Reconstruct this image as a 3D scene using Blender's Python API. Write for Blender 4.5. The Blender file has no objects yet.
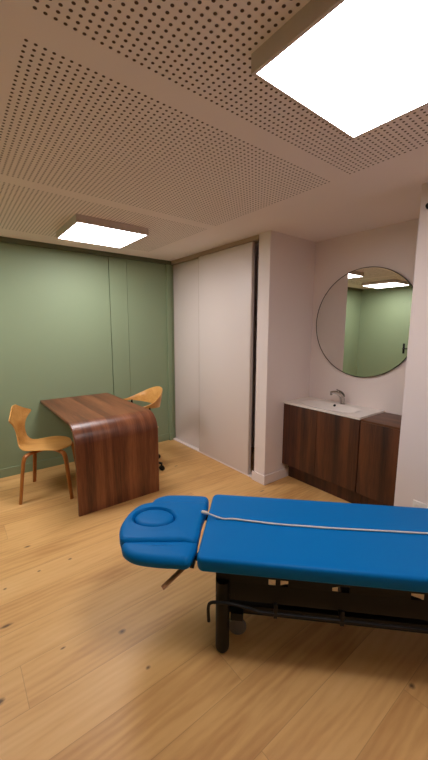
import bpy, bmesh, math, random
from mathutils import Vector, Matrix
C = bpy.context.scene.collection
PI = math.pi
random.seed(4)

# ------------------------------------------------------------------ materials
def new_mat(name):
    m = bpy.data.materials.new(name); m.use_nodes = True
    nt = m.node_tree; b = nt.nodes['Principled BSDF']
    return m, nt, b

def lin(c):
    return tuple(((x/255/12.92) if x/255 <= .04045 else ((x/255+.055)/1.055)**2.4) for x in c)

def N(nt, typ, **kw):
    n = nt.nodes.new(typ)
    for k, v in kw.items(): setattr(n, k, v)
    return n

def math_n(nt, op, a, b=None, c=None):
    n = nt.nodes.new('ShaderNodeMath'); n.operation = op
    for i, v in enumerate((a, b, c)):
        if v is None: continue
        if isinstance(v, (int, float)): n.inputs[i].default_value = v
        else: nt.links.new(v, n.inputs[i])
    return n.outputs[0]

def mix_col(nt, fac, a, b, blend='MIX'):
    n = nt.nodes.new('ShaderNodeMix'); n.data_type = 'RGBA'; n.blend_type = blend
    for i, v in ((0, fac), (6, a), (7, b)):
        if isinstance(v, (int, float)): n.inputs[i].default_value = v
        elif isinstance(v, tuple): n.inputs[i].default_value = v + (1,)
        else: nt.links.new(v, n.inputs[i])
    return n.outputs[2]

def plain(name, rgb, rough=.5, metal=0, spec=.5, bump=0, bscale=200, vary=.0):
    m, nt, b = new_mat(name)
    col = lin(rgb)
    b.inputs['Roughness'].default_value = rough
    b.inputs['Metallic'].default_value = metal
    b.inputs['Specular IOR Level'].default_value = spec
    tc = N(nt, 'ShaderNodeTexCoord')
    nz = N(nt, 'ShaderNodeTexNoise'); nz.inputs['Scale'].default_value = bscale
    nt.links.new(tc.outputs['Object'], nz.inputs['Vector'])
    v = max(vary, .012)
    c2 = tuple(x*(1-v) for x in col)
    nt.links.new(mix_col(nt, nz.outputs['Fac'], c2, col), b.inputs['Base Color'])
    if bump:
        bp = N(nt, 'ShaderNodeBump'); bp.inputs['Strength'].default_value = bump; bp.inputs['Distance'].default_value = .002
        nt.links.new(nz.outputs['Fac'], bp.inputs['Height']); nt.links.new(bp.outputs[0], b.inputs['Normal'])
    return m

def wood(name, dark, mid, light, axis='Z', scale=14, stretch=14, rough=.4, coord='Object', strips=None, spec=.5):
    m, nt, b = new_mat(name)
    tc = N(nt, 'ShaderNodeTexCoord')
    mp = N(nt, 'ShaderNodeMapping')
    s = [1, 1, 1]; s['XYZ'.index(axis)] = 1/stretch
    mp.inputs['Scale'].default_value = s
    nt.links.new(tc.outputs[coord], mp.inputs[0])
    n1 = N(nt, 'ShaderNodeTexNoise'); n1.inputs['Scale'].default_value = scale; n1.inputs['Detail'].default_value = 5; n1.inputs['Distortion'].default_value = .6
    n2 = N(nt, 'ShaderNodeTexNoise'); n2.inputs['Scale'].default_value = scale*9; n2.inputs['Detail'].default_value = 3
    nt.links.new(mp.outputs[0], n1.inputs['Vector']); nt.links.new(mp.outputs[0], n2.inputs['Vector'])
    f = math_n(nt, 'MULTIPLY_ADD', n2.outputs['Fac'], .35, math_n(nt, 'MULTIPLY', n1.outputs['Fac'], .75))
    if strips:      # veneer strips laid side by side, each a little lighter or darker
        ax, w = strips
        sp = N(nt, 'ShaderNodeSeparateXYZ'); nt.links.new(tc.outputs[coord], sp.inputs[0])
        k = math_n(nt, 'FLOOR', math_n(nt, 'DIVIDE', sp.outputs['XYZ'.index(ax)], w))
        wn = N(nt, 'ShaderNodeTexWhiteNoise'); wn.noise_dimensions = '1D'; nt.links.new(k, wn.inputs['W'])
        f = math_n(nt, 'ADD', f, math_n(nt, 'MULTIPLY_ADD', wn.outputs['Value'], .17, -.085))
    r = N(nt, 'ShaderNodeValToRGB')
    r.color_ramp.elements[0].position = .32; r.color_ramp.elements[0].color = lin(dark)+(1,)
    r.color_ramp.elements[1].position = .74; r.color_ramp.elements[1].color = lin(light)+(1,)
    e = r.color_ramp.elements.new(.53); e.color = lin(mid)+(1,)
    nt.links.new(f, r.inputs[0]); nt.links.new(r.outputs[0], b.inputs['Base Color'])
    b.inputs['Roughness'].default_value = rough
    b.inputs['Specular IOR Level'].default_value = spec
    return m

def floor_mat():
    m, nt, b = new_mat('oak_planks')
    tc = N(nt, 'ShaderNodeTexCoord'); sp = N(nt, 'ShaderNodeSeparateXYZ')
    nt.links.new(tc.outputs['Object'], sp.inputs[0])
    x, y = sp.outputs[0], sp.outputs[1]
    y = math_n(nt, 'SUBTRACT', y, math_n(nt, 'MULTIPLY', x, .0))
    W, L = .225, 1.95
    v = math_n(nt, 'DIVIDE', math_n(nt, 'SUBTRACT', y, .69), W)
    iy = math_n(nt, 'FLOOR', v)
    wn = N(nt, 'ShaderNodeTexWhiteNoise'); wn.noise_dimensions = '1D'; nt.links.new(iy, wn.inputs['W'])
    u = math_n(nt, 'ADD', math_n(nt, 'DIVIDE', x, L), math_n(nt, 'MULTIPLY', wn.outputs['Value'], 3.7))
    ix = math_n(nt, 'FLOOR', u)
    cb = N(nt, 'ShaderNodeCombineXYZ'); nt.links.new(ix, cb.inputs[0]); nt.links.new(iy, cb.inputs[1])
    w2 = N(nt, 'ShaderNodeTexWhiteNoise'); w2.noise_dimensions = '2D'; nt.links.new(cb.outputs[0], w2.inputs['Vector'])
    # seams
    fv = math_n(nt, 'FRACT', v); fu = math_n(nt, 'FRACT', u)
    dv = math_n(nt, 'MULTIPLY', math_n(nt, 'MINIMUM', fv, math_n(nt, 'SUBTRACT', 1, fv)), W)
    du = math_n(nt, 'MULTIPLY', math_n(nt, 'MINIMUM', fu, math_n(nt, 'SUBTRACT', 1, fu)), L)
    d = math_n(nt, 'MINIMUM', dv, du)
    seam = math_n(nt, 'LESS_THAN', d, .0014)
    # grain, shifted per plank
    off = math_n(nt, 'MULTIPLY', w2.outputs['Value'], 37)
    cv = N(nt, 'ShaderNodeCombineXYZ')
    nt.links.new(math_n(nt, 'ADD', math_n(nt, 'MULTIPLY', x, .16), off), cv.inputs[0]); nt.links.new(y, cv.inputs[1]); nt.links.new(off, cv.inputs[2])
    n1 = N(nt, 'ShaderNodeTexNoise'); n1.inputs['Scale'].default_value = 7; n1.inputs['Detail'].default_value = 4; n1.inputs['Distortion'].default_value = 1.4
    n2 = N(nt, 'ShaderNodeTexNoise'); n2.inputs['Scale'].default_value = 70; n2.inputs['Detail'].default_value = 3
    nt.links.new(cv.outputs[0], n1.inputs['Vector']); nt.links.new(cv.outputs[0], n2.inputs['Vector'])
    # cathedral figure
    wv = N(nt, 'ShaderNodeTexWave'); wv.wave_type = 'BANDS'; wv.bands_direction = 'Y'
    wv.inputs['Scale'].default_value = 9; wv.inputs['Distortion'].default_value = 9; wv.inputs['Detail'].default_value = 2; wv.inputs['Detail Scale'].default_value = .8
    nt.links.new(cv.outputs[0], wv.inputs['Vector'])
    g = math_n(nt, 'ADD', math_n(nt, 'MULTIPLY', n1.outputs['Fac'], .50), math_n(nt, 'MULTIPLY', n2.outputs['Fac'], .12))
    g = math_n(nt, 'ADD', g, math_n(nt, 'MULTIPLY', wv.outputs['Fac'], .06))
    g = math_n(nt, 'ADD', g, math_n(nt, 'MULTIPLY_ADD', w2.outputs['Value'], .15, .07))
    r = N(nt, 'ShaderNodeValToRGB')
    r.color_ramp.elements[0].position = .20; r.color_ramp.elements[0].color = lin(FLOOR[0])+(1,)
    r.color_ramp.elements[1].position = .80; r.color_ramp.elements[1].color = lin(FLOOR[2])+(1,)
    e = r.color_ramp.elements.new(.5); e.color = lin(FLOOR[1])+(1,)
    nt.links.new(g, r.inputs[0])
    col = mix_col(nt, math_n(nt, 'MULTIPLY', seam, .28), r.outputs[0], lin((92, 60, 32)))
    # knots of the oak, at their places in the boards
    for kx, ky, ka, kb in KNOTS:
        ex = math_n(nt, 'DIVIDE', math_n(nt, 'SUBTRACT', x, kx), ka)
        ey = math_n(nt, 'DIVIDE', math_n(nt, 'SUBTRACT', y, ky), kb)
        dd = math_n(nt, 'SQRT', math_n(nt, 'ADD', math_n(nt, 'POWER', math_n(nt, 'ABSOLUTE', ex), 2), math_n(nt, 'POWER', math_n(nt, 'ABSOLUTE', ey), 2)))
        dd = math_n(nt, 'ADD', dd, math_n(nt, 'MULTIPLY_ADD', n2.outputs['Fac'], 1.0, -.5))
        mr = N(nt, 'ShaderNodeMapRange'); mr.inputs[1].default_value = .35; mr.inputs[2].default_value = 1.3; mr.inputs[3].default_value = .85; mr.inputs[4].default_value = 0
        nt.links.new(dd, mr.inputs[0])
        col = mix_col(nt, mr.outputs[0], col, lin((70, 44, 26)))
    nt.links.new(col, b.inputs['Base Color'])
    b.inputs['Roughness'].default_value = .42
    b.inputs['Specular IOR Level'].default_value = .4
    bp = N(nt, 'ShaderNodeBump'); bp.inputs['Strength'].default_value = .25; bp.inputs['Distance'].default_value = .001
    nt.links.new(math_n(nt, 'SUBTRACT', n2.outputs['Fac'], math_n(nt, 'MULTIPLY', seam, 2)), bp.inputs['Height']); nt.links.new(bp.outputs[0], b.inputs['Normal'])
    return m

def ceiling_mat():
    """white acoustic plasterboard drilled with rows of small round holes, plain bands between the fields"""
    m, nt, b = new_mat('perforated_plasterboard')
    tc = N(nt, 'ShaderNodeTexCoord'); sp = N(nt, 'ShaderNodeSeparateXYZ')
    nt.links.new(tc.outputs['Object'], sp.inputs[0])
    p = .0267
    xs = math_n(nt, 'DIVIDE', sp.outputs[0], p); ys = math_n(nt, 'DIVIDE', math_n(nt, 'SUBTRACT', sp.outputs[1], 1.146), p)
    ix = math_n(nt, 'ROUND', xs); iy = math_n(nt, 'ROUND', ys)
    dx = math_n(nt, 'MULTIPLY', math_n(nt, 'SUBTRACT', xs, ix), p); dy = math_n(nt, 'MULTIPLY', math_n(nt, 'SUBTRACT', ys, iy), p)
    d = math_n(nt, 'SQRT', math_n(nt, 'ADD', math_n(nt, 'MULTIPLY', dx, dx), math_n(nt, 'MULTIPLY', dy, dy)))
    mr = N(nt, 'ShaderNodeMapRange'); mr.inputs[1].default_value = .0048; mr.inputs[2].default_value = .0064; mr.inputs[3].default_value = 1; mr.inputs[4].default_value = 0
    nt.links.new(d, mr.inputs[0])
    k = mr.outputs[0]
    mx = math_n(nt, 'FLOORED_MODULO', math_n(nt, 'SUBTRACT', ix, 10), 65)
    my = math_n(nt, 'FLOORED_MODULO', math_n(nt, 'SUBTRACT', iy, 5), 46)
    for cond in (math_n(nt, 'LESS_THAN', mx, 60.5), math_n(nt, 'LESS_THAN', my, 41.5),
                 math_n(nt, 'LESS_THAN', ix, 70.5), math_n(nt, 'LESS_THAN', iy, 92.5), math_n(nt, 'GREATER_THAN', iy, -80.5)):
        k = math_n(nt, 'MULTIPLY', k, cond)
    nt.links.new(mix_col(nt, k, lin(CEIL), lin((92, 72, 60))), b.inputs['Base Color'])
    b.inputs['Roughness'].default_value = .9; b.inputs['Specular IOR Level'].default_value = .2
    bp = N(nt, 'ShaderNodeBump'); bp.inputs['Strength'].default_value = .6; bp.inputs['Distance'].default_value = .004; bp.invert = True
    nt.links.new(k, bp.inputs['Height']); nt.links.new(bp.outputs[0], b.inputs['Normal'])
    return m

def emit(name, rgb, s):
    m, nt, b = new_mat(name)
    b.inputs['Base Color'].default_value = (.8, .8, .8, 1)
    b.inputs['Emission Color'].default_value = rgb+(1,)
    b.inputs['Emission Strength'].default_value = s
    return m

FLOOR = ((168, 114, 62), (214, 167, 105), (230, 188, 130))
CEIL = (238, 227, 223)
KNOTS = []
def floor_knot(x, y, a=.02, b=.013): KNOTS.append((x, y, a, b))
for k in ((0.306, 2.532, 0.02, 0.01), (0.507, 2.21, 0.012, 0.008), (0.562, 1.473, 0.018, 0.012), (0.581, 1.224, 0.011, 0.008), (0.032, 1.47, 0.016, 0.014), (0.099, 1.873, 0.03, 0.01), (0.319, 2.212, 0.01, 0.007), (0.128, 2.17, 0.01, 0.008), (1.446, 0.449, 0.014, 0.011), (1.89, 3.106, 0.02, 0.01), (2.227, 2.095, 0.03, 0.008), (0.3, 1.563, 0.012, 0.006)):
    floor_knot(*k)

M = dict(
    floor=floor_mat(), ceiling=ceiling_mat(),
    white=plain('white_paint', (234, 220, 215), .75, bump=.08),
    green=plain('green_paint', (134, 150, 118), .62, bump=.05, vary=.02),
    greendoor=plain('green_door_paint', (134, 150, 118), .5),
    door=plain('white_lacquer_panel', (222, 209, 203), .45),
    track=plain('beige_track', (172, 148, 126), .5),
    walnut=wood('walnut_veneer', (70, 34, 19), (108, 61, 37), (140, 86, 54), 'Y', 12, 16, .34, 'UV', ('X', .0745)),
    vanity=wood('dark_walnut_front', (40, 19, 11), (69, 36, 21), (98, 55, 31), 'Z', 13, 16, .42, strips=('Y', .045)),
    vanitytop=wood('dark_walnut_top', (60, 36, 24), (96, 60, 40), (126, 82, 54), 'Y', 13, 16, .42),
    beech=wood('honey_plywood', (170, 112, 50), (202, 146, 76), (218, 166, 98), 'X', 8, 9, .33),
    beechleg=wood('honey_bent_wood', (132, 76, 28), (166, 100, 42), (186, 120, 56), 'Z', 12, 10, .38),
    ceramic=plain('white_ceramic', (235, 228, 222), .18),
    chrome=plain('chrome', (190, 186, 182), .14, 1),
    black=plain('black_steel', (12, 12, 13), .5, spec=.3),
    rubber=plain('black_plastic', (11, 11, 12), .45, spec=.3),
    grey=plain('grey_plastic', (120, 118, 116), .45),
    blue=plain('blue_vinyl', (0, 105, 174), .46, bump=.05, bscale=500, spec=.10),
    cord=plain('pale_cord', (206, 200, 192), .6),
    frame=plain('light_frame', (205, 190, 180), .5),
    lamp=emit('led_diffuser', (1, .95, .968), 18.5), dimlamp=emit('led_diffuser_dimmed', (1, .95, .968), 15.5),
    mirror=plain('mirror_silver', (232, 232, 226), .01, 1),
    rim=plain('mirror_edge', (64, 58, 50), .3, .7),
    socket=plain('white_socket_plastic', (235, 228, 222), .35),
    dark=plain('dark_void', (12, 12, 12), .9),
    gapshadow=plain('dark_green_gap_shadow', (92, 98, 72), .6),  # darker green: shade of the recess above the wall, put into the colour
    lever=plain('brown_lever', (168, 118, 80), .45),
)

# ------------------------------------------------------------------ mesh helpers
def box(bm, x0, x1, y0, y1, z0, z1, bev=0, seg=2):
    r = bmesh.ops.create_cube(bm, size=1)
    vs = r['verts']
    bmesh.ops.scale(bm, vec=(x1-x0, y1-y0, z1-z0), verts=vs)
    bmesh.ops.translate(bm, vec=((x0+x1)/2, (y0+y1)/2, (z0+z1)/2), verts=vs)
    if bev:
        es = list({e for v in vs for e in v.link_edges})
        bmesh.ops.bevel(bm, geom=es, offset=bev, segments=seg, affect='EDGES', profile=.6)

def loft(bm, rings, closed=True, caps=True):
    V = [[bm.verts.new(p) for p in r] for r in rings]
    n = len(rings[0])
    for a, b in zip(V, V[1:]):
        for i in range(n if closed else n-1):
            j = (i+1) % n
            bm.faces.new((a[i], a[j], b[j], b[i]))
    if caps and closed:
        bm.faces.new(list(reversed(V[0]))); bm.faces.new(V[-1])
    return V

def tube(bm, pts, r, n=12, caps=True, flat=None):
    pts = [Vector(p) for p in pts]
    rings = []
    up = None
    for i, p in enumerate(pts):
        d = (pts[min(i+1, len(pts)-1)]-pts[max(i-1, 0)]).normalized()
        if up is None:
            up = Vector((0, 0, 1)) if abs(d.z) < .9 else Vector((1, 0, 0))
        s = d.cross(up).normalized(); up = s.cross(d).normalized()
        rr = r[i] if isinstance(r, (list, tuple)) else r
        a, b = (rr, rr) if flat is None else (rr*flat[0], rr*flat[1])
        rings.append([p + s*a*math.cos(2*PI*k/n) + up*b*math.sin(2*PI*k/n) for k in range(n)])
    loft(bm, rings, True, caps)

def smooth_path(pts, n=8):
    P = [Vector(p) for p in pts]
    P = [P[0]*2-P[1]] + P + [P[-1]*2-P[-2]]
    out = []
    for i in range(1, len(P)-2):
        for k in range(n):
            t = k/n
            a, b, c, d = P[i-1], P[i], P[i+1], P[i+2]
            out.append(.5*((2*b)+(c-a)*t+(2*a-5*b+4*c-d)*t*t+(3*b-a-3*c+d)*t**3))
    out.append(P[-2]); return out

def lathe(bm, prof, c=(0, 0, 0), n=28, axis='Z'):
    rings = []
    for r, h in prof:
        ring = []
        for k in range(n):
            a = 2*PI*k/n
            x, y = r*math.cos(a), r*math.sin(a)
            q = {'Z': (x, y, h), 'X': (h, x, y), 'Y': (y, h, x)}[axis]
            ring.append(Vector(c)+Vector(q))
        rings.append(ring)
    loft(bm, rings)

def obj(name, bm, mat, parent=None, smooth=True, kind=None, angle=35):
    bmesh.ops.recalc_face_normals(bm, faces=bm.faces)
    me = bpy.data.meshes.new(name); bm.to_mesh(me); bm.free()
    me.materials.append(mat)
    if smooth:
        for p in me.polygons: p.use_smooth = True
        me.set_sharp_from_angle(angle=math.radians(angle))
    o = bpy.data.objects.new(name, me); C.objects.link(o)
    if parent: o.parent = parent
    if kind: o['kind'] = kind
    return o

def struct(name, boxes, mat, parent=None, bev=0):
    bm = bmesh.new()
    for b in boxes: box(bm, *b, bev)
    return obj(name, bm, mat, parent, smooth=False, kind=None if parent else 'structure')

def tag(o, label, cat, group=None):
    o['label'] = label; o['category'] = cat
    if group: o['group'] = group
    return o

def thing(name, label, cat, loc=(0, 0, 0), rz=0, group=None):
    o = bpy.data.objects.new(name, None); C.objects.link(o)
    o.location = loc; o.rotation_euler = (0, 0, rz); o.empty_display_size = .1
    return tag(o, label, cat, group)

def bx(name, dims, mat, parent, bev=.002):
    bm = bmesh.new(); box(bm, *dims, bev)
    return obj(name, bm, mat, parent)

# ------------------------------------------------------------------ the room
H = 2.4
XL, XD, XA = -1.2, 2.34, 3.005
YB, YF = 3.95, -1.6
YP0, YP1, YN = 2.175, 2.31, .95      # pier, nib of the right wall

struct('floor', [(XL-.1, XA+.1, YF-.1, YB+.13, -.1, 0)], M['floor'])
struct('ceiling', [(XL-.1, XA+.1, YF-.1, YB+.13, H, H+.1)], M['ceiling'])
struct('wall_back', [(XL-.1, XA+.1, YB+.03, YB+.13, 0, H), (XL, 1.528, YB, YB+.03, 0, H), (1.7545, XA, YB, YB+.03, 0, H)], M['green'])
struct('wall_left', [(XL-.1, XL, YF, YB, 0, H)], M['green'])
struct('wall_front', [(XL-.1, XA+.1, YF-.1, YF, 0, H)], M['white'])
struct('wall_right', [(XD, XA, YF, YN, 0, H)], M['white'])
struct('wall_alcove', [(XA, XA+.1, YF, YB, 0, H)], M['white'])
struct('wall_pier', [(XD, XA, YP0, YP1, 0, H)], M['white'])
struct('trim_1', [(1.535, 1.748, YB-.006, YB+.03, 0, H-.045)], M['green'])              # shallow pilaster on the green wall
struct('trim_2', [(2.29, 2.352, YB-.025, YB, 0, H-.045)], M['green'])
struct('shadow_gap_strip', [(XL, 2.352, YB-.035, YB, H-.045, H)], M['gapshadow'])         # added strip, coloured dark in place of the shadow gap under the ceiling
struct('trim_4', [(XD+.012, 2.43, YP1, YP1+.022, 0, H)], M['white'])                      # door jamb
struct('trim_5', [(2.352, 2.445, YP1+.03, YB, H-.04, H)], M['track'])                # sliding-door track under the ceiling
struct('trim_6', [(2.350, 2.445, YP1+.03, YB, 0, .008)], M['white'])               # floor guide
BBH = .095
struct('baseboard_back', [(XL, 1.53, YB-.012, YB, 0, BBH), (1.53, 1.75, YB-.018, YB-.006, 0, BBH), (1.75, 2.29, YB-.012, YB, 0, BBH), (2.29, 2.345, YB-.037, YB-.025, 0, BBH)], M['green'], bev=.003)
struct('baseboard_left', [(XL, XL+.012, YF, 2.1, 0, BBH), (XL, XL+.012, 3.12, YB-.012, 0, BBH)], M['green'], bev=.003)
struct('baseboard_pier', [(XD-.014, XD, YP0-.014, YP1+.03, 0, BBH), (XD, XA-.3, YP0-.014, YP0, 0, BBH)], M['white'], bev=.003)
struct('baseboard_right', [(XD-.014, XD, YF, YN+.014, 0, BBH), (XD, XA-.3, YN, YN+.014, 0, BBH)], M['white'], bev=.003)

# green door on the left wall (seen in the mirror)
d1 = struct('door_1', [(XL, XL+.028, 2.16, 3.06, .006, 2.06)], M['greendoor'], bev=.003)
struct('door_frame', [(XL, XL+.02, 2.105, 2.158, 0, 2.115), (XL, XL+.02, 3.062, 3.115, 0, 2.115), (XL, XL+.02, 2.158, 3.062, 2.062, 2.115)], M['green'], d1)
bm = bmesh.new()
box(bm, XL+.028, XL+.036, 2.955, 2.995, 1.06, 1.26, .003)
tube(bm, smooth_path([(XL+.036, 2.975, 1.16), (XL+.075, 2.975, 1.16), (XL+.085, 2.955, 1.16), (XL+.085, 2.85, 1.16)], 5), .010)
obj('door_handle', bm, M['black'], d1)['label'] = 'dark lever handle on a long plate'

# ------------------------------------------------------------------ wardrobe doors
def wardrobe_door(label, x0, x1, y0, y1):
    t = thing('sliding_wardrobe_door', label, 'door', (x0, y0, .010))
    bx('panel', (0, x1-x0, .012, y1-y0-.012, 0, H-.04-.014), M['door'], t, .002)
    for a in (0, y1-y0-.011): bx('edge_profile', (-.001, x1-x0+.001, a, a+.011, 0, H-.04-.014), M['frame'], t, .002)
    return t
wardrobe_door('white sliding wardrobe door in the corner against the green wall', 2.402, 2.436, 3.27, YB-.003)
wardrobe_door('white sliding wardrobe door in front, beside the dark gap and the pier', 2.358, 2.394, 2.424, 3.315)

# ------------------------------------------------------------------ ceiling lights
def ceiling_light(x, y, label, lamp='lamp'):
    t = thing('ceiling_light', label, 'ceiling light', (x, y, H), 0, 'square LED ceiling panels')
    o, i, z = .305, .2925, -.058
    bm = bmesh.new()
    for d in ((-o, o, -o, -i), (-o, o, i, o), (-o, -i, -i, i), (i, o, -i, i)): box(bm, *d, z, 0)
    obj('frame', bm, M['frame'], t, smooth=False)
    bm = bmesh.new(); box(bm, -i, i, -i, i, z+.001, z+.012)
    obj('diffuser', bm, M[lamp], t, smooth=False)['label'] = 'glowing white square diffuser'
    return t
ceiling_light(1.15, .585, 'large near square ceiling light above the blue treatment table', 'dimlamp')
ceiling_light(1.155, 3.11, 'square ceiling light farther back above the walnut desk')
ceiling_light(-.50, 3.11, 'square ceiling light seen only as the longer bright strip in the round mirror')

# ------------------------------------------------------------------ walnut desk
def desk():
    W, L, Z, T, R = .745, 1.245, .765, .026, .17
    x0, y0 = .712, YB-.004
    prof = []          # outer profile (distance from wall, height, arc length)
    flat = L-R
    s = 0
    for i in range(9): prof.append((flat*i/8, Z, flat*i/8, 0))
    for i in range(1, 15):
        a = PI/2*i/14
        prof.append((flat+R*math.sin(a), Z-R+R*math.cos(a), flat+R*a, a))
    for i in range(1, 7):
        h = (Z-R)*(1-i/6); prof.append((L, h, flat+R*PI/2+(Z-R)*i/6, PI/2))
    bm = bmesh.new(); uv = bm.loops.layers.uv.new('UVMap'); E = .004
    rows = []
    for d, z, s, a in prof:
        nd, nz = math.sin(a), math.cos(a)
        def P(x, t): return Vector((x, -(d-nd*t), z-nz*t))
        ring = [(P(E, 0), E), (P(W-E, 0), W-E), (P(W, E), W), (P(W, T-E), W+.02), (P(W-E, T), W-E), (P(E, T), E), (P(0, T-E), -.02), (P(0, E), 0)]
        rows.append([(bm.verts.new(p), u, s) for p, u in ring])
    def face(q):
        f = bm.faces.new([v for v, _, _ in q])
        for l, (_, u, s) in zip(f.loops, q): l[uv].uv = (u, s)
    for a, b in zip(rows, rows[1:]):
        for i in range(8):
            j = (i+1) % 8; face((a[i], a[j], b[j], b[i]))
    face(rows[0][::-1]); face(rows[-1])
    o = obj('waterfall_desk', bm, M['walnut'])
    o.location = (x0, y0, 0)
    tag(o, 'dark walnut desk whose top bends down to the floor, against the green wall', 'desk')
desk()

# ------------------------------------------------------------------ honey wooden chair
def side_chair():
    t = thing('plywood_chair', 'honey-coloured moulded plywood chair with a winged backrest and four wooden legs, left of the desk', 'chair', (.652, 3.348, 0), math.radians(-24))
    # shell rows: forward, height, half width, edge forward, edge height
    rows = [(.200, .440, .105, -.055, -.002), (.190, .446, .150, -.045, .000), (.155, .450, .180, -.020, .004), (.09, .452, .200, -.006, .012), (.01, .449, .208, 0, .022),
            (-.08, .444, .202, .004, .020), (-.16, .443, .172, .010, .012), (-.210, .452, .135, .014, .008), (-.240, .485, .105, .014, .004), (-.250, .535, .086, .012, 0),
            (-.255, .59, .080, .010, 0), (-.260, .64, .098, .012, 0), (-.264, .69, .140, .020, 0), (-.268, .712, .184, .032, .0), (-.271, .732, .218, .042, .002), (-.274, .750, .206, .040, .0), (-.278, .772, .150, .026, 0), (-.282, .796, .102, .014, 0), (-.286, .818, .062, .008, 0), (-.289, .836, .030, .004, 0)]
    turn = math.radians(-9)
    n = 12
    bm = bmesh.new()
    grid = []
    for f, z, w, ef, ez in rows:
        r = []
        for k in range(n+1):
            q = -1+2*k/n
            r.append(Matrix.Rotation(turn, 3, 'Z') @ Vector((f+ef*abs(q)**2.2, w*q, z+ez*abs(q)**1.8)))
        grid.append(r)
    loft(bm, grid, closed=False, caps=False)
    sh = obj('seat_shell', bm, M['beech'], t, angle=80)
    md = sh.modifiers.new('thick', 'SOLIDIFY'); md.thickness = .011; md.offset = 0
    ms = sh.modifiers.new('sub', 'SUBSURF'); ms.levels = 2; ms.render_levels = 2
    for sx in (1, -1):
        for sy in (1, -1):
            bm = bmesh.new()
            pts = smooth_path([(.04*sx, .055*sy, .428), (.115*sx, .130*sy, .426), (.156*sx, .171*sy, .412), (.172*sx, .187*sy, .372), (.181*sx, .197*sy, .30), (.196*sx, .214*sy, .15), (.212*sx, .23*sy, .0)], 5)
            tube(bm, pts, [.019 if i < 8 else .0195-.005*(i-8)/(len(pts)-8) for i in range(len(pts))], 10, flat=(1.2, .8))
            obj('leg', bm, M['beechleg'], t)
    bm = bmesh.new(); lathe(bm, [(.055, .420), (.06, .424), (.06, .436), (.05, .440)])
    obj('mounting_plate', bm, M['black'], t)
side_chair()

# ------------------------------------------------------------------ swivel chair behind the desk
def swivel_chair():
    t = thing('swivel_chair', 'wooden swivel chair with a curved wraparound armrest back on black castors, right of the desk', 'chair', (1.55, 3.36, 0), math.radians(176))
    # band: back is at local -X
    bm = bmesh.new(); rings = []
    n = 48
    for i in range(n+1):
        u = -1+2*i/n                       # -1 .. 1 from one arm tip to the other
        a = u*math.radians(128)
        c = max(0, math.cos(a*.80)); k = c**2.5
        rx, ry = .235, .258
        x, y = -rx*math.cos(a)-.01, ry*math.sin(a)
        top = .738+.146*k; bot = .716-.040*k
        lean = .040*k
        th = .007
        dx, dy = -math.cos(a), math.sin(a)
        r = []
        for (q, h, l) in ((-th, bot, 0), (th, bot, 0), (th, (bot+top)/2, .5), (th*.8, top-.004, 1), (0, top, 1), (-th*.8, top-.004, 1), (-th, (bot+top)/2, .5)):
            r.append(Vector((x+dx*(q+lean*l), y+dy*(q+lean*l), h)))
        rings.append(r)
    loft(bm, rings)
    obj('armrest_back', bm, M['beech'], t, angle=50)
    bm = bmesh.new()
    pts = [(.20, .085), (.215, .16)]
    rings = []
    for zz, ins in ((.440, .03), (.444, .008), (.456, 0), (.468, .008), (.472, .03)):
        rings.append([Vector(((.215-ins)*math.copysign(abs(math.cos(2*PI*k/32))**.7, math.cos(2*PI*k/32)), (.22-ins)*math.copysign(abs(math.sin(2*PI*k/32))**.7, math.sin(2*PI*k/32)), zz)) for k in range(32)])
    loft(bm, rings)
    obj('seat', bm, M['beech'], t)
    for sy in (1, -1):
        bm = bmesh.new()
        tube(bm, smooth_path([(-.02, .10*sy, .432), (-.04, .22*sy, .432), (-.045, .262*sy, .47), (-.045, .262*sy, .60), (-.045, .255*sy, .720)], 5), .011)
        obj('arm_support', bm, M['black'], t)
    bm = bmesh.new(); lathe(bm, [(.09, .428), (.09, .438), (.03, .44)]); lathe(bm, [(.030, .12), (.03, .26), (.018, .262), (.018, .43)])
    obj('gas_column', bm, M['black'], t)
    bm = bmesh.new()
    lathe(bm, [(.04, .075), (.045, .085), (.04, .125), (.03, .13)])
    ang = [math.radians(126+72*k) for k in range(5)]
    for a in ang:
        tube(bm, [(.03*math.cos(a), .03*math.sin(a), .105), (.17*math.cos(a), .17*math.sin(a), .092), (.30*math.cos(a), .30*math.sin(a), .076)], [.02, .017, .012], 10)
    obj('star_base', bm, M['black'], t)
    for a in ang:
        bm = bmesh.new()
        cx, cy = .30*math.cos(a), .30*math.sin(a)
        lathe(bm, [(.008, .045), (.008, .078)], (cx, cy, 0), 10)
        for s in (-.012, .012):
            lathe(bm, [(.02, s-.008), (.026, s-.006), (.026, s+.006), (.02, s+.008)], (cx, cy, .026), 18, 'Y')
        box(bm, cx-.02, cx+.02, cy-.004, cy+.004, .02, .05, .002)
        obj('castor', bm, M['rubber'], t)
swivel_chair()

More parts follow.
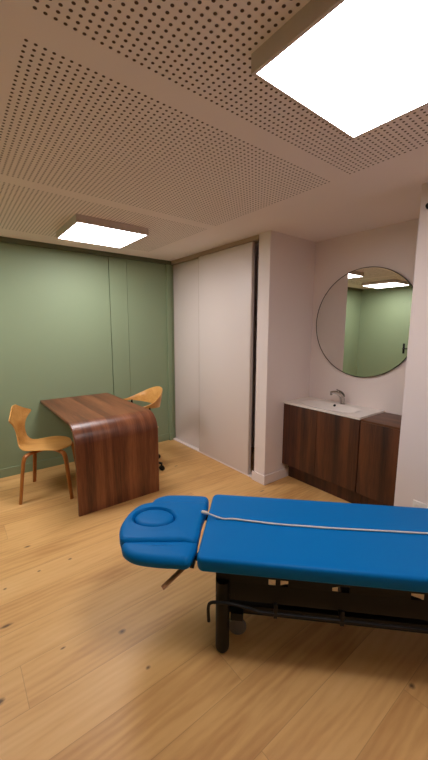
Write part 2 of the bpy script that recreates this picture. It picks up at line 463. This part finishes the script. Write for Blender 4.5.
# ------------------------------------------------------------------ washbasin unit
XF = 2.592     # front plane
def vanity():
    y0, y1 = 1.367, YP0-.004
    t = thing('vanity_cabinet', 'dark walnut vanity cabinet under the white washbasin', 'cabinet', (XF, y0, 0))
    D = XA-XF-.004; W = y1-y0
    bm = bmesh.new()
    box(bm, .022, D, 0, .018, .17, .797); box(bm, .022, D, W-.018, W, .17, .797); box(bm, .022, D, .018, W-.018, .17, .188); box(bm, D-.012, D, .018, W-.018, .188, .797); box(bm, .022, .04, .018, W-.018, .74, .797)
    obj('body', bm, M['vanity'], t, smooth=False)
    m = 1.778-y0
    bx('door', (0, .019, .003, m-.002, .165, .793), M['vanity'], t, .0015)
    bx('door', (0, .019, m+.002, W-.002, .165, .793), M['vanity'], t, .0015)
    bx('plinth', (.10, D-.05, .0, W, 0, .17), M['vanity'], t, .001)
    y0b, y1b = YN+.004, 1.363
    t = thing('side_cabinet', 'dark walnut cabinet with a wooden top, right of the washbasin beside the white wall', 'cabinet', (XF, y0b, 0))
    W = y1b-y0b
    bm = bmesh.new()
    box(bm, .022, D, 0, .018, .17, .785); box(bm, .022, D, W-.018, W, .17, .785); box(bm, .022, D, .018, W-.018, .17, .188); box(bm, D-.012, D, .018, W-.018, .188, .785)
    obj('body', bm, M['vanity'], t, smooth=False)
    bx('door', (0, .019, .003, W-.0015, .165, .783), M['vanity'], t, .0015)
    bx('top', (0, D, 0, W, .785, .803), M['vanitytop'], t, .0015)
    bx('plinth', (.10, D-.05, .0, W, 0, .17), M['vanity'], t, .001)
vanity()

def basin():
    y0, y1 = 1.367, YP0-.004
    t = thing('washbasin', 'white ceramic washbasin top with a shallow bowl on the vanity cabinet', 'washbasin', (XF-.006, y0, .797))
    D, W = XA-XF-.001+.006, y1-y0
    T = .018
    bm = bmesh.new()
    nx, ny = 22, 40
    cx, cy, a, b, dep = .185, W/2, .125, .26, .085
    def hz(x, y):
        q = (abs((x-cx)/a)**3.2+abs((y-cy)/b)**3.2)**(1/3.2)
        if q >= 1.12: h = 0
        else:
            u = max(0, min(1, (1.12-q)/.6)); h = -dep*(u*u*(3-2*u))
        if x > D-.012: h += 0
        return T+h
    top = [[bm.verts.new((D*i/nx, W*j/ny, hz(D*i/nx, W*j/ny))) for j in range(ny+1)] for i in range(nx+1)]
    for i in range(nx):
        for j in range(ny):
            bm.faces.new((top[i][j], top[i+1][j], top[i+1][j+1], top[i][j+1]))
    edge = [(i, 0) for i in range(nx+1)]+[(nx, j) for j in range(1, ny+1)]+[(i, ny) for i in range(nx-1, -1, -1)]+[(0, j) for j in range(ny-1, 0, -1)]
    low = [bm.verts.new((D*i/nx, W*j/ny, 0)) for i, j in edge]
    for k in range(len(edge)):
        l = (k+1) % len(edge)
        bm.faces.new((top[edge[k][0]][edge[k][1]], low[k], low[l], top[edge[l][0]][edge[l][1]]))
    obj('basin', bm, M['ceramic'], t, angle=40)
    bm = bmesh.new()
    lathe(bm, [(.011, 0), (.013, .001), (.013, .003), (.009, .0035), (.002, .002)], (0, 0, 0), 20)
    o = obj('overflow_hole', bm, M['dark'], t)
    o.location = (.303, 1.79-y0, hz(.303, 1.79-y0)+.003); o.rotation_euler = (0, math.radians(-52), 0); o['label'] = 'small black overflow hole'
    bm = bmesh.new(); lathe(bm, [(.03, T-dep), (.031, T-dep+.003), (.024, T-dep+.005), (.003, T-dep+.006)], (cx, cy, 0), 20)
    obj('drain', bm, M['chrome'], t)
    f = thing('basin_mixer_tap', 'small chrome mixer tap standing at the back of the washbasin', 'tap', (2.95, 1.745, .797+T))
    bm = bmesh.new()
    lathe(bm, [(.027, 0), (.027, .006), (.023, .010)])
    tube(bm, smooth_path([(0, 0, .006), (-.004, .002, .045), (-.016, .010, .080), (-.040, .026, .104), (-.075, .048, .116), (-.105, .066, .112)], 5), [.023]*8+[.021]*8+[.018]*4+[.016]*6, 14)
    obj('tap_body', bm, M['chrome'], f)
    bm = bmesh.new(); lathe(bm, [(.011, .090), (.012, .092), (.012, .104), (.010, .106)], (-.100, .063, 0), 14)
    obj('spout', bm, M['chrome'], f)
    bm = bmesh.new()
    tube(bm, smooth_path([(.010, -.004, .070), (.004, .0, .098), (-.022, .016, .126), (-.058, .038, .142)], 5), [.008]*6+[.0075]*5+[.006]*5, 10, flat=(1.5, .7))
    obj('lever', bm, M['chrome'], f)
basin()

# ------------------------------------------------------------------ round mirror
def mirror():
    t = thing('round_mirror', 'large round mirror with a thin dark rim on the alcove wall above the basin', 'mirror', (XA-.001, 1.618, 1.585))
    R = .494
    bm = bmesh.new(); lathe(bm, [(R-.004, -.016), (R-.004, -.0)], n=96, axis='X')
    obj('mirror_glass', bm, M['mirror'], t, angle=30)
    bm = bmesh.new()
    rings = [[Vector((xx, rr*math.cos(2*PI*k/96), rr*math.sin(2*PI*k/96))) for k in range(96)] for rr, xx in ((R-.0035, -.001), (R-.0035, -.018), (R+.002, -.018), (R+.002, -.001), (R-.0035, -.001))]
    loft(bm, rings, caps=False)
    obj('rim', bm, M['rim'], t, angle=30)
mirror()

# ------------------------------------------------------------------ fittings on the right wall
def fittings():
    t = thing('wall_socket', 'white wall socket on the right wall just above the blue table', 'socket', (XD-.0005, .778, .372))
    bx('cover_plate', (-.010, 0, -.075, .052, -.04, .04), M['socket'], t, .003)
    for yy in (-.042, .022):
        bm = bmesh.new(); lathe(bm, [(.020, -.0105), (.021, -.0135), (.016, -.0135), (.015, -.011)], (0, yy, 0), 20, 'X')
        obj('socket_well', bm, M['socket'], t)
    bm = bmesh.new(); lathe(bm, [(.016, 0), (.018, -.008), (.014, -.022), (.004, -.026)], (XD-.0005, .898, 2.262), 18, 'X')
    tag(obj('wall_fixture', bm, M['black']), 'small round black fitting high on the right wall close to the ceiling', 'wall fitting')
fittings()

# ------------------------------------------------------------------ blue treatment table
def sgn_pow(v, e): return math.copysign(abs(v)**e, v)
def interp_outline(pts, n=72):
    """closed Catmull-Rom outline resampled to n points"""
    P = [Vector((p[0], p[1], 0)) for p in pts]; L = len(P); out = []
    for i in range(L):
        a, b, c, d = P[i-1], P[i], P[(i+1) % L], P[(i+2) % L]
        for k in range(12):
            t = k/12
            out.append(.5*((2*b)+(c-a)*t+(2*a-5*b+4*c-d)*t*t+(3*b-a-3*c+d)*t**3))
    tot = [0]
    for i in range(len(out)): tot.append(tot[-1]+(out[(i+1) % len(out)]-out[i]).length)
    res = []
    for k in range(n):
        s = tot[-1]*k/n
        i = max(j for j in range(len(tot)-1) if tot[j] <= s+1e-9)
        f = (s-tot[i])/max(1e-9, tot[i+1]-tot[i])
        res.append(out[i].lerp(out[(i+1) % len(out)], f))
    return res
def rounded_rect(x0, x1, y0, y1, r, m=7):
    out = []
    for cx, cy, a0 in ((x1-r, y1-r, 0), (x0+r, y1-r, 90), (x0+r, y0+r, 180), (x1-r, y0+r, 270)):
        for k in range(m): 
            a = math.radians(a0+90*k/(m-1)); out.append(Vector((cx+r*math.cos(a), cy+r*math.sin(a), 0)))
    return out
def inset(ol, d):
    n = len(ol); res = []
    for i in range(n):
        t = (ol[(i+1) % n]-ol[i-1]).normalized()
        res.append(ol[i]+Vector((-t.y, t.x, 0))*d)      # ccw outline: left normal points inwards
    return res
def pad(bm, ol, z0, z1, r, crown=.0, seam=True):
    """an upholstered pad: rounded edges, slightly crowned top"""
    c = sum(ol, Vector())/len(ol)
    rings = []
    def ring(d, z): 
        q = inset(ol, d); rings.append([Vector((p.x, p.y, z)) for p in q])
    ring(r*.9, z0); ring(r*.3, z0+.002); ring(.002, z0+.01); ring(0, (z0+z1)/2); ring(0, z1-r)
    for k in range(1, 6):
        a = PI/2*k/5; ring(r*(1-math.cos(a)), z1-r+r*math.sin(a))
    base = rings[-1]
    for f in (.85, .6, .3):
        rings.append([Vector((c.x+(p.x-c.x)*f, c.y+(p.y-c.y)*f, z1+crown*(1-f*f))) for p in base])
    loft(bm, rings)

def treatment_table():
    t = thing('treatment_table', 'blue padded treatment table with a black steel lifting base, in the foreground', 'treatment table', (.80, 1.112, 0), math.radians(-45.5))
    Z = .522; SH = Vector((-.012, 0, 0))
    # body
    bm = bmesh.new(); pad(bm, rounded_rect(-.022, 1.50, -.012, .592, .035), Z-.068, Z, .016, .002)
    obj('body_cushion', bm, M['blue'], t, angle=60)
    # head section: centre pad with an oval face plug
    bm = bmesh.new()
    ol = [(-.03, .105), (-.03, .28), (-.03, .455), (-.10, .458), (-.25, .448), (-.35, .425), (-.408, .385), (-.437, .31), (-.442, .24), (-.436, .165), (-.415, .105), (-.385, .062), (-.33, .060), (-.25, .074), (-.10, .098)]
    ol = [p+SH for p in interp_outline(ol[::-1], 72)]
    area = sum(ol[i].x*ol[(i+1) % 72].y-ol[(i+1) % 72].x*ol[i].y for i in range(72))
    if area < 0: ol = ol[::-1]
    oc = Vector((-.296, .258, 0)); ang = math.radians(-4)
    z1 = Z-.003; r = .022
    rings = []
    def ring(d, z): rings.append([Vector((p.x, p.y, z)) for p in inset(ol, d)])
    ring(r*.9, Z-.075); ring(.004, Z-.07); ring(0, Z-.05); ring(0, z1-r)
    for k in range(1, 6):
        a = PI/2*k/5; ring(r*(1-math.cos(a)), z1-r+r*math.sin(a))
    base = rings[-1]
    def oval(k):
        d = base[k]-oc; a = math.atan2(d.y, d.x)
        A, B = .097, .086
        return Vector((math.cos(a)*A*1.12, math.sin(a)*B*1.0, 0))
    for f, z in ((.6, 0.001), (.25, .003), (0, .007)):
        rings.append([oc+oval(k)*1.16*(1-f)+Vector((base[k].x-oc.x, base[k].y-oc.y, 0))*f+Vector((0, 0, z1+z)) for k in range(72)])
    for s, z in ((1.12, .007), (1.04, -.006), (.97, -.026)):
        rings.append([oc+oval(k)*s+Vector((0, 0, z1+z)) for k in range(72)])
    loft(bm, rings)
    hs = obj('head_section', bm, M['blue'], t, angle=60); hs.location.z = .015
    bm = bmesh.new()
    rings = []
    for s, z in ((.95, -.03), (.965, -.016), (.93, -.003), (.86, .003), (.75, .006), (.4, .007), (.1, .0072)):
        rings.append([oc+oval(k)*s+Vector((0, 0, z1+z)) for k in range(72)])
    loft(bm, rings)
    obj('face_plug', bm, M['blue'], hs, angle=60)['label'] = 'oval face-hole plug'
    # two side arm pads
    for o in ([(-.026, .118), (-.03, .02), (-.045, -.022), (-.10, -.030), (-.20, -.034), (-.29, -.026), (-.35, .004), (-.380, .044), (-.37, .072), (-.30, .088), (-.20, .100), (-.10, .116)],
              [(-.030, .445), (-.10, .442), (-.20, .434), (-.30, .418), (-.345, .415), (-.364, .455), (-.345, .507), (-.29, .546), (-.20, .561), (-.09, .568), (-.045, .560), (-.03, .525)]):
        ol2 = [p+SH for p in interp_outline(o, 60)]
        if sum(ol2[i].x*ol2[(i+1) % 60].y-ol2[(i+1) % 60].x*ol2[i].y for i in range(60)) < 0: ol2 = ol2[::-1]
        bm = bmesh.new(); pad(bm, ol2, Z-.074, Z-.017, .028, .003)
        obj('arm_pad', bm, M['blue'], hs, angle=60)
    # head carrier below
    bm = bmesh.new()
    box(bm, -.385, -.03, .07, .10, Z-.092, Z-.072, .002); box(bm, -.385, -.03, .42, .45, Z-.092, Z-.072, .002)
    box(bm, -.38, -.36, .10, .42, Z-.09, Z-.074, .002)
    box(bm, -.06, .06, .08, .105, Z-.098, Z-.074, .002); box(bm, -.06, .06, .42, .445, Z-.098, Z-.074, .002)
    box(bm, -.372, -.356, .036, .07, Z-.09, Z-.07, .003); box(bm, -.055, -.035, .012, .07, Z-.088, Z-.07, .003)
    obj('head_carrier', bm, M['black'], hs)
    bm = bmesh.new()
    tube(bm, [(-.07, .06, Z-.085), (-.135, .0, Z-.125), (-.172, -.032, Z-.15)], [.011, .011, .011], 10, flat=(1.2, .6))
    obj('release_lever', bm, M['lever'], t)['label'] = 'brown lever rod under the headrest'
    # upper frame
    bm = bmesh.new()
    box(bm, .03, 1.47, .03, .56, Z-.082, Z-.066, .002)
    obj('cushion_board', bm, M['black'], t)
    bm = bmesh.new()
    zb = Z-.100; SP = ((.06, .303), (.335, .357), (.392, .585), (.66, .915), (.97, 1.44))
    for y in (.055, .50): box(bm, .06, 1.44, y, y+(.006 if y < .1 else .035), .275 if y < .1 else .367, .367 if y < .1 else zb, .001)
    for x in (.06, .46, .93, 1.405): box(bm, x, x+.035, .09, .50, zb-.05, zb-.005, .002)
    box(bm, .06, 1.44, .055, .09, .397, .4245, .001)
    for x0, x1 in SP: box(bm, x0, x1, .0555, .0605, .366, .398, .0005)
    obj('upper_frame', bm, M['black'], t)
    # pillar feet
    for x in (.093, 1.36):
        for y in (.055, .50):
            bm = bmesh.new()
            lathe(bm, [(.010, 0), (.024, .004), (.031, .014), (.033, .03), (.033, .30), (.030, .31), (.030, zb-.05)], (x, y, 0), 20)
            obj('leg', bm, M['rubber'], t)
    # castors
    for x in (.158, 1.29):
        for y in (.15, .43):
            bm = bmesh.new()
            lathe(bm, [(.020, -.012), (.042, -.011), (.046, -.006), (.046, .006), (.042, .011), (.020, .012)], (x, y, .046), 24, 'Y')
            w = obj('castor', bm, M['grey'], t); w['label'] = 'grey castor wheel'
            bm = bmesh.new()
            for s in (-.018, .018): box(bm, x-.014, x+.014, y+s-.002, y+s+.002, .035, .11, .001)
            box(bm, x-.016, x+.016, y-.02, y+.02, .11, .118, .002); lathe(bm, [(.009, .117), (.009, .16)], (x, y, 0), 10)
            obj('fork', bm, M['grey'], w)
    # base frame and lifting arms
    bm = bmesh.new()
    for y in (.11, .445): box(bm, .06, 1.42, y, y+.035, .155, .20, .003)
    for x in (.13, 1.27): box(bm, x, x+.06, .06, .53, .158, .197, .003)
    for x in (.07, 1.34):
        for y in (.09, .475): box(bm, x, x+.05, min(y, y+.02), y+.03, .165, .195, .002)
    obj('base_frame', bm, M['black'], t)
    for y in (.22, .36):
        for a, b in (((.30, .19), (1.05, zb-.02)), ((1.05, .19), (.30, zb-.02))):
            bm = bmesh.new()
            off = .0 if a[0] < .5 else .028
            tube(bm, [(a[0], y+off, a[1]), (b[0], y+off, b[1])], .02, 8, flat=(.6, 1.4))
            obj('lift_arm', bm, M['black'], t)
    bm = bmesh.new(); box(bm, .68, .88, .25, .33, .14, .20, .01); tube(bm, [(.80, .29, .20), (1.06, .29, .26)], .022, 12)
    obj('lift_motor', bm, M['rubber'], t)
    # foot switch bar round the base
    bm = bmesh.new()
    y = .0
    tube(bm, smooth_path([(.035, y, .20), (.033, y, .27), (.045, y, .296), (.085, y-.0, .302), (.15, y, .30), (.22, y, .287), (.27, y, .276), (.40, y, .276), (.9, y, .276), (1.40, y, .276), (1.44, y+.03, .276), (1.44, .53, .276)], 4), .0075, 10)
    obj('foot_switch_bar', bm, M['black'], t)
    for x in (.335, .62, 1.1):
        bm = bmesh.new(); box(bm, x-.006, x+.006, y-.004, .066, .270, .282, .002); box(bm, x-.008, x+.008, y-.006, y+.008, .255, .325, .002)
        obj('bar_bracket', bm, M['black'], t)
    # cord lying along the table
    Zc = Z+.0055
    pts = [(-.040, .322), (-.015, .315), (.06, .306), (.12, .310), (.2, .303), (.34, .293), (.5, .292), (.62, .293), (.8, .300), (1.0, .308), (1.15, .312), (1.3, .305), (1.47, .30)]
    R = Matrix.Rotation(math.radians(-45.5), 3, 'Z')
    c = thing('cord', 'pale cord lying lengthwise along the top of the blue table', 'cord', (.80, 1.112, 0), math.radians(-45.5))
    bm = bmesh.new()
    path = smooth_path([(x, yy, Zc+.0015+.020*max(0, min(1, (.045-x)/.07))) for x, yy in pts[1:]], 6)
    tube(bm, path, .0048, 10); obj('cable', bm, M['cord'], c)
    bm = bmesh.new()
    tube(bm, [(-.054, .325, Zc+.0215), (-.050, .324, Zc+.0215), (-.034, .320, Zc+.021), (-.018, .3157, Zc+.019), (-.012, .314, Zc+.018)], [.003, .0085, .0095, .0075, .0045], 14); obj('plug', bm, M['cord'], c)
treatment_table()

# ------------------------------------------------------------------ camera, world, view
W = bpy.data.worlds.new('World'); bpy.context.scene.world = W; W.use_nodes = True
W.node_tree.nodes['Background'].inputs[0].default_value = (.02, .02, .02, 1)
yaw, pitch, roll = math.radians(38.054), math.radians(-8.546), math.radians(.169)
F = Vector((math.sin(yaw)*math.cos(pitch), math.cos(yaw)*math.cos(pitch), math.sin(pitch)))
Rt = Vector((math.cos(yaw), -math.sin(yaw), 0)); U = Rt.cross(F)
cr, sr = math.cos(roll), math.sin(roll)
X = Rt*cr+U*sr; Y = -Rt*sr+U*cr
cd = bpy.data.cameras.new('Camera'); cam = bpy.data.objects.new('Camera', cd); C.objects.link(cam)
cd.sensor_fit = 'AUTO'; cd.sensor_width = 36; cd.lens = 336.206/760*36; cd.clip_start = .02
mw = Matrix((X, Y, -F)).transposed().to_4x4(); mw.translation = Vector((0, 0, 1.5262))
cam.matrix_world = mw
sc = bpy.context.scene
sc.camera = cam
sc.view_settings.view_transform = 'Standard'; sc.view_settings.look = 'None'
sc.view_settings.exposure = .28; sc.view_settings.gamma = 1; sc.view_settings.use_curve_mapping = False
sc.cycles.max_bounces = 10; sc.cycles.diffuse_bounces = 6; sc.cycles.glossy_bounces = 5
sc.cycles.caustics_reflective = True
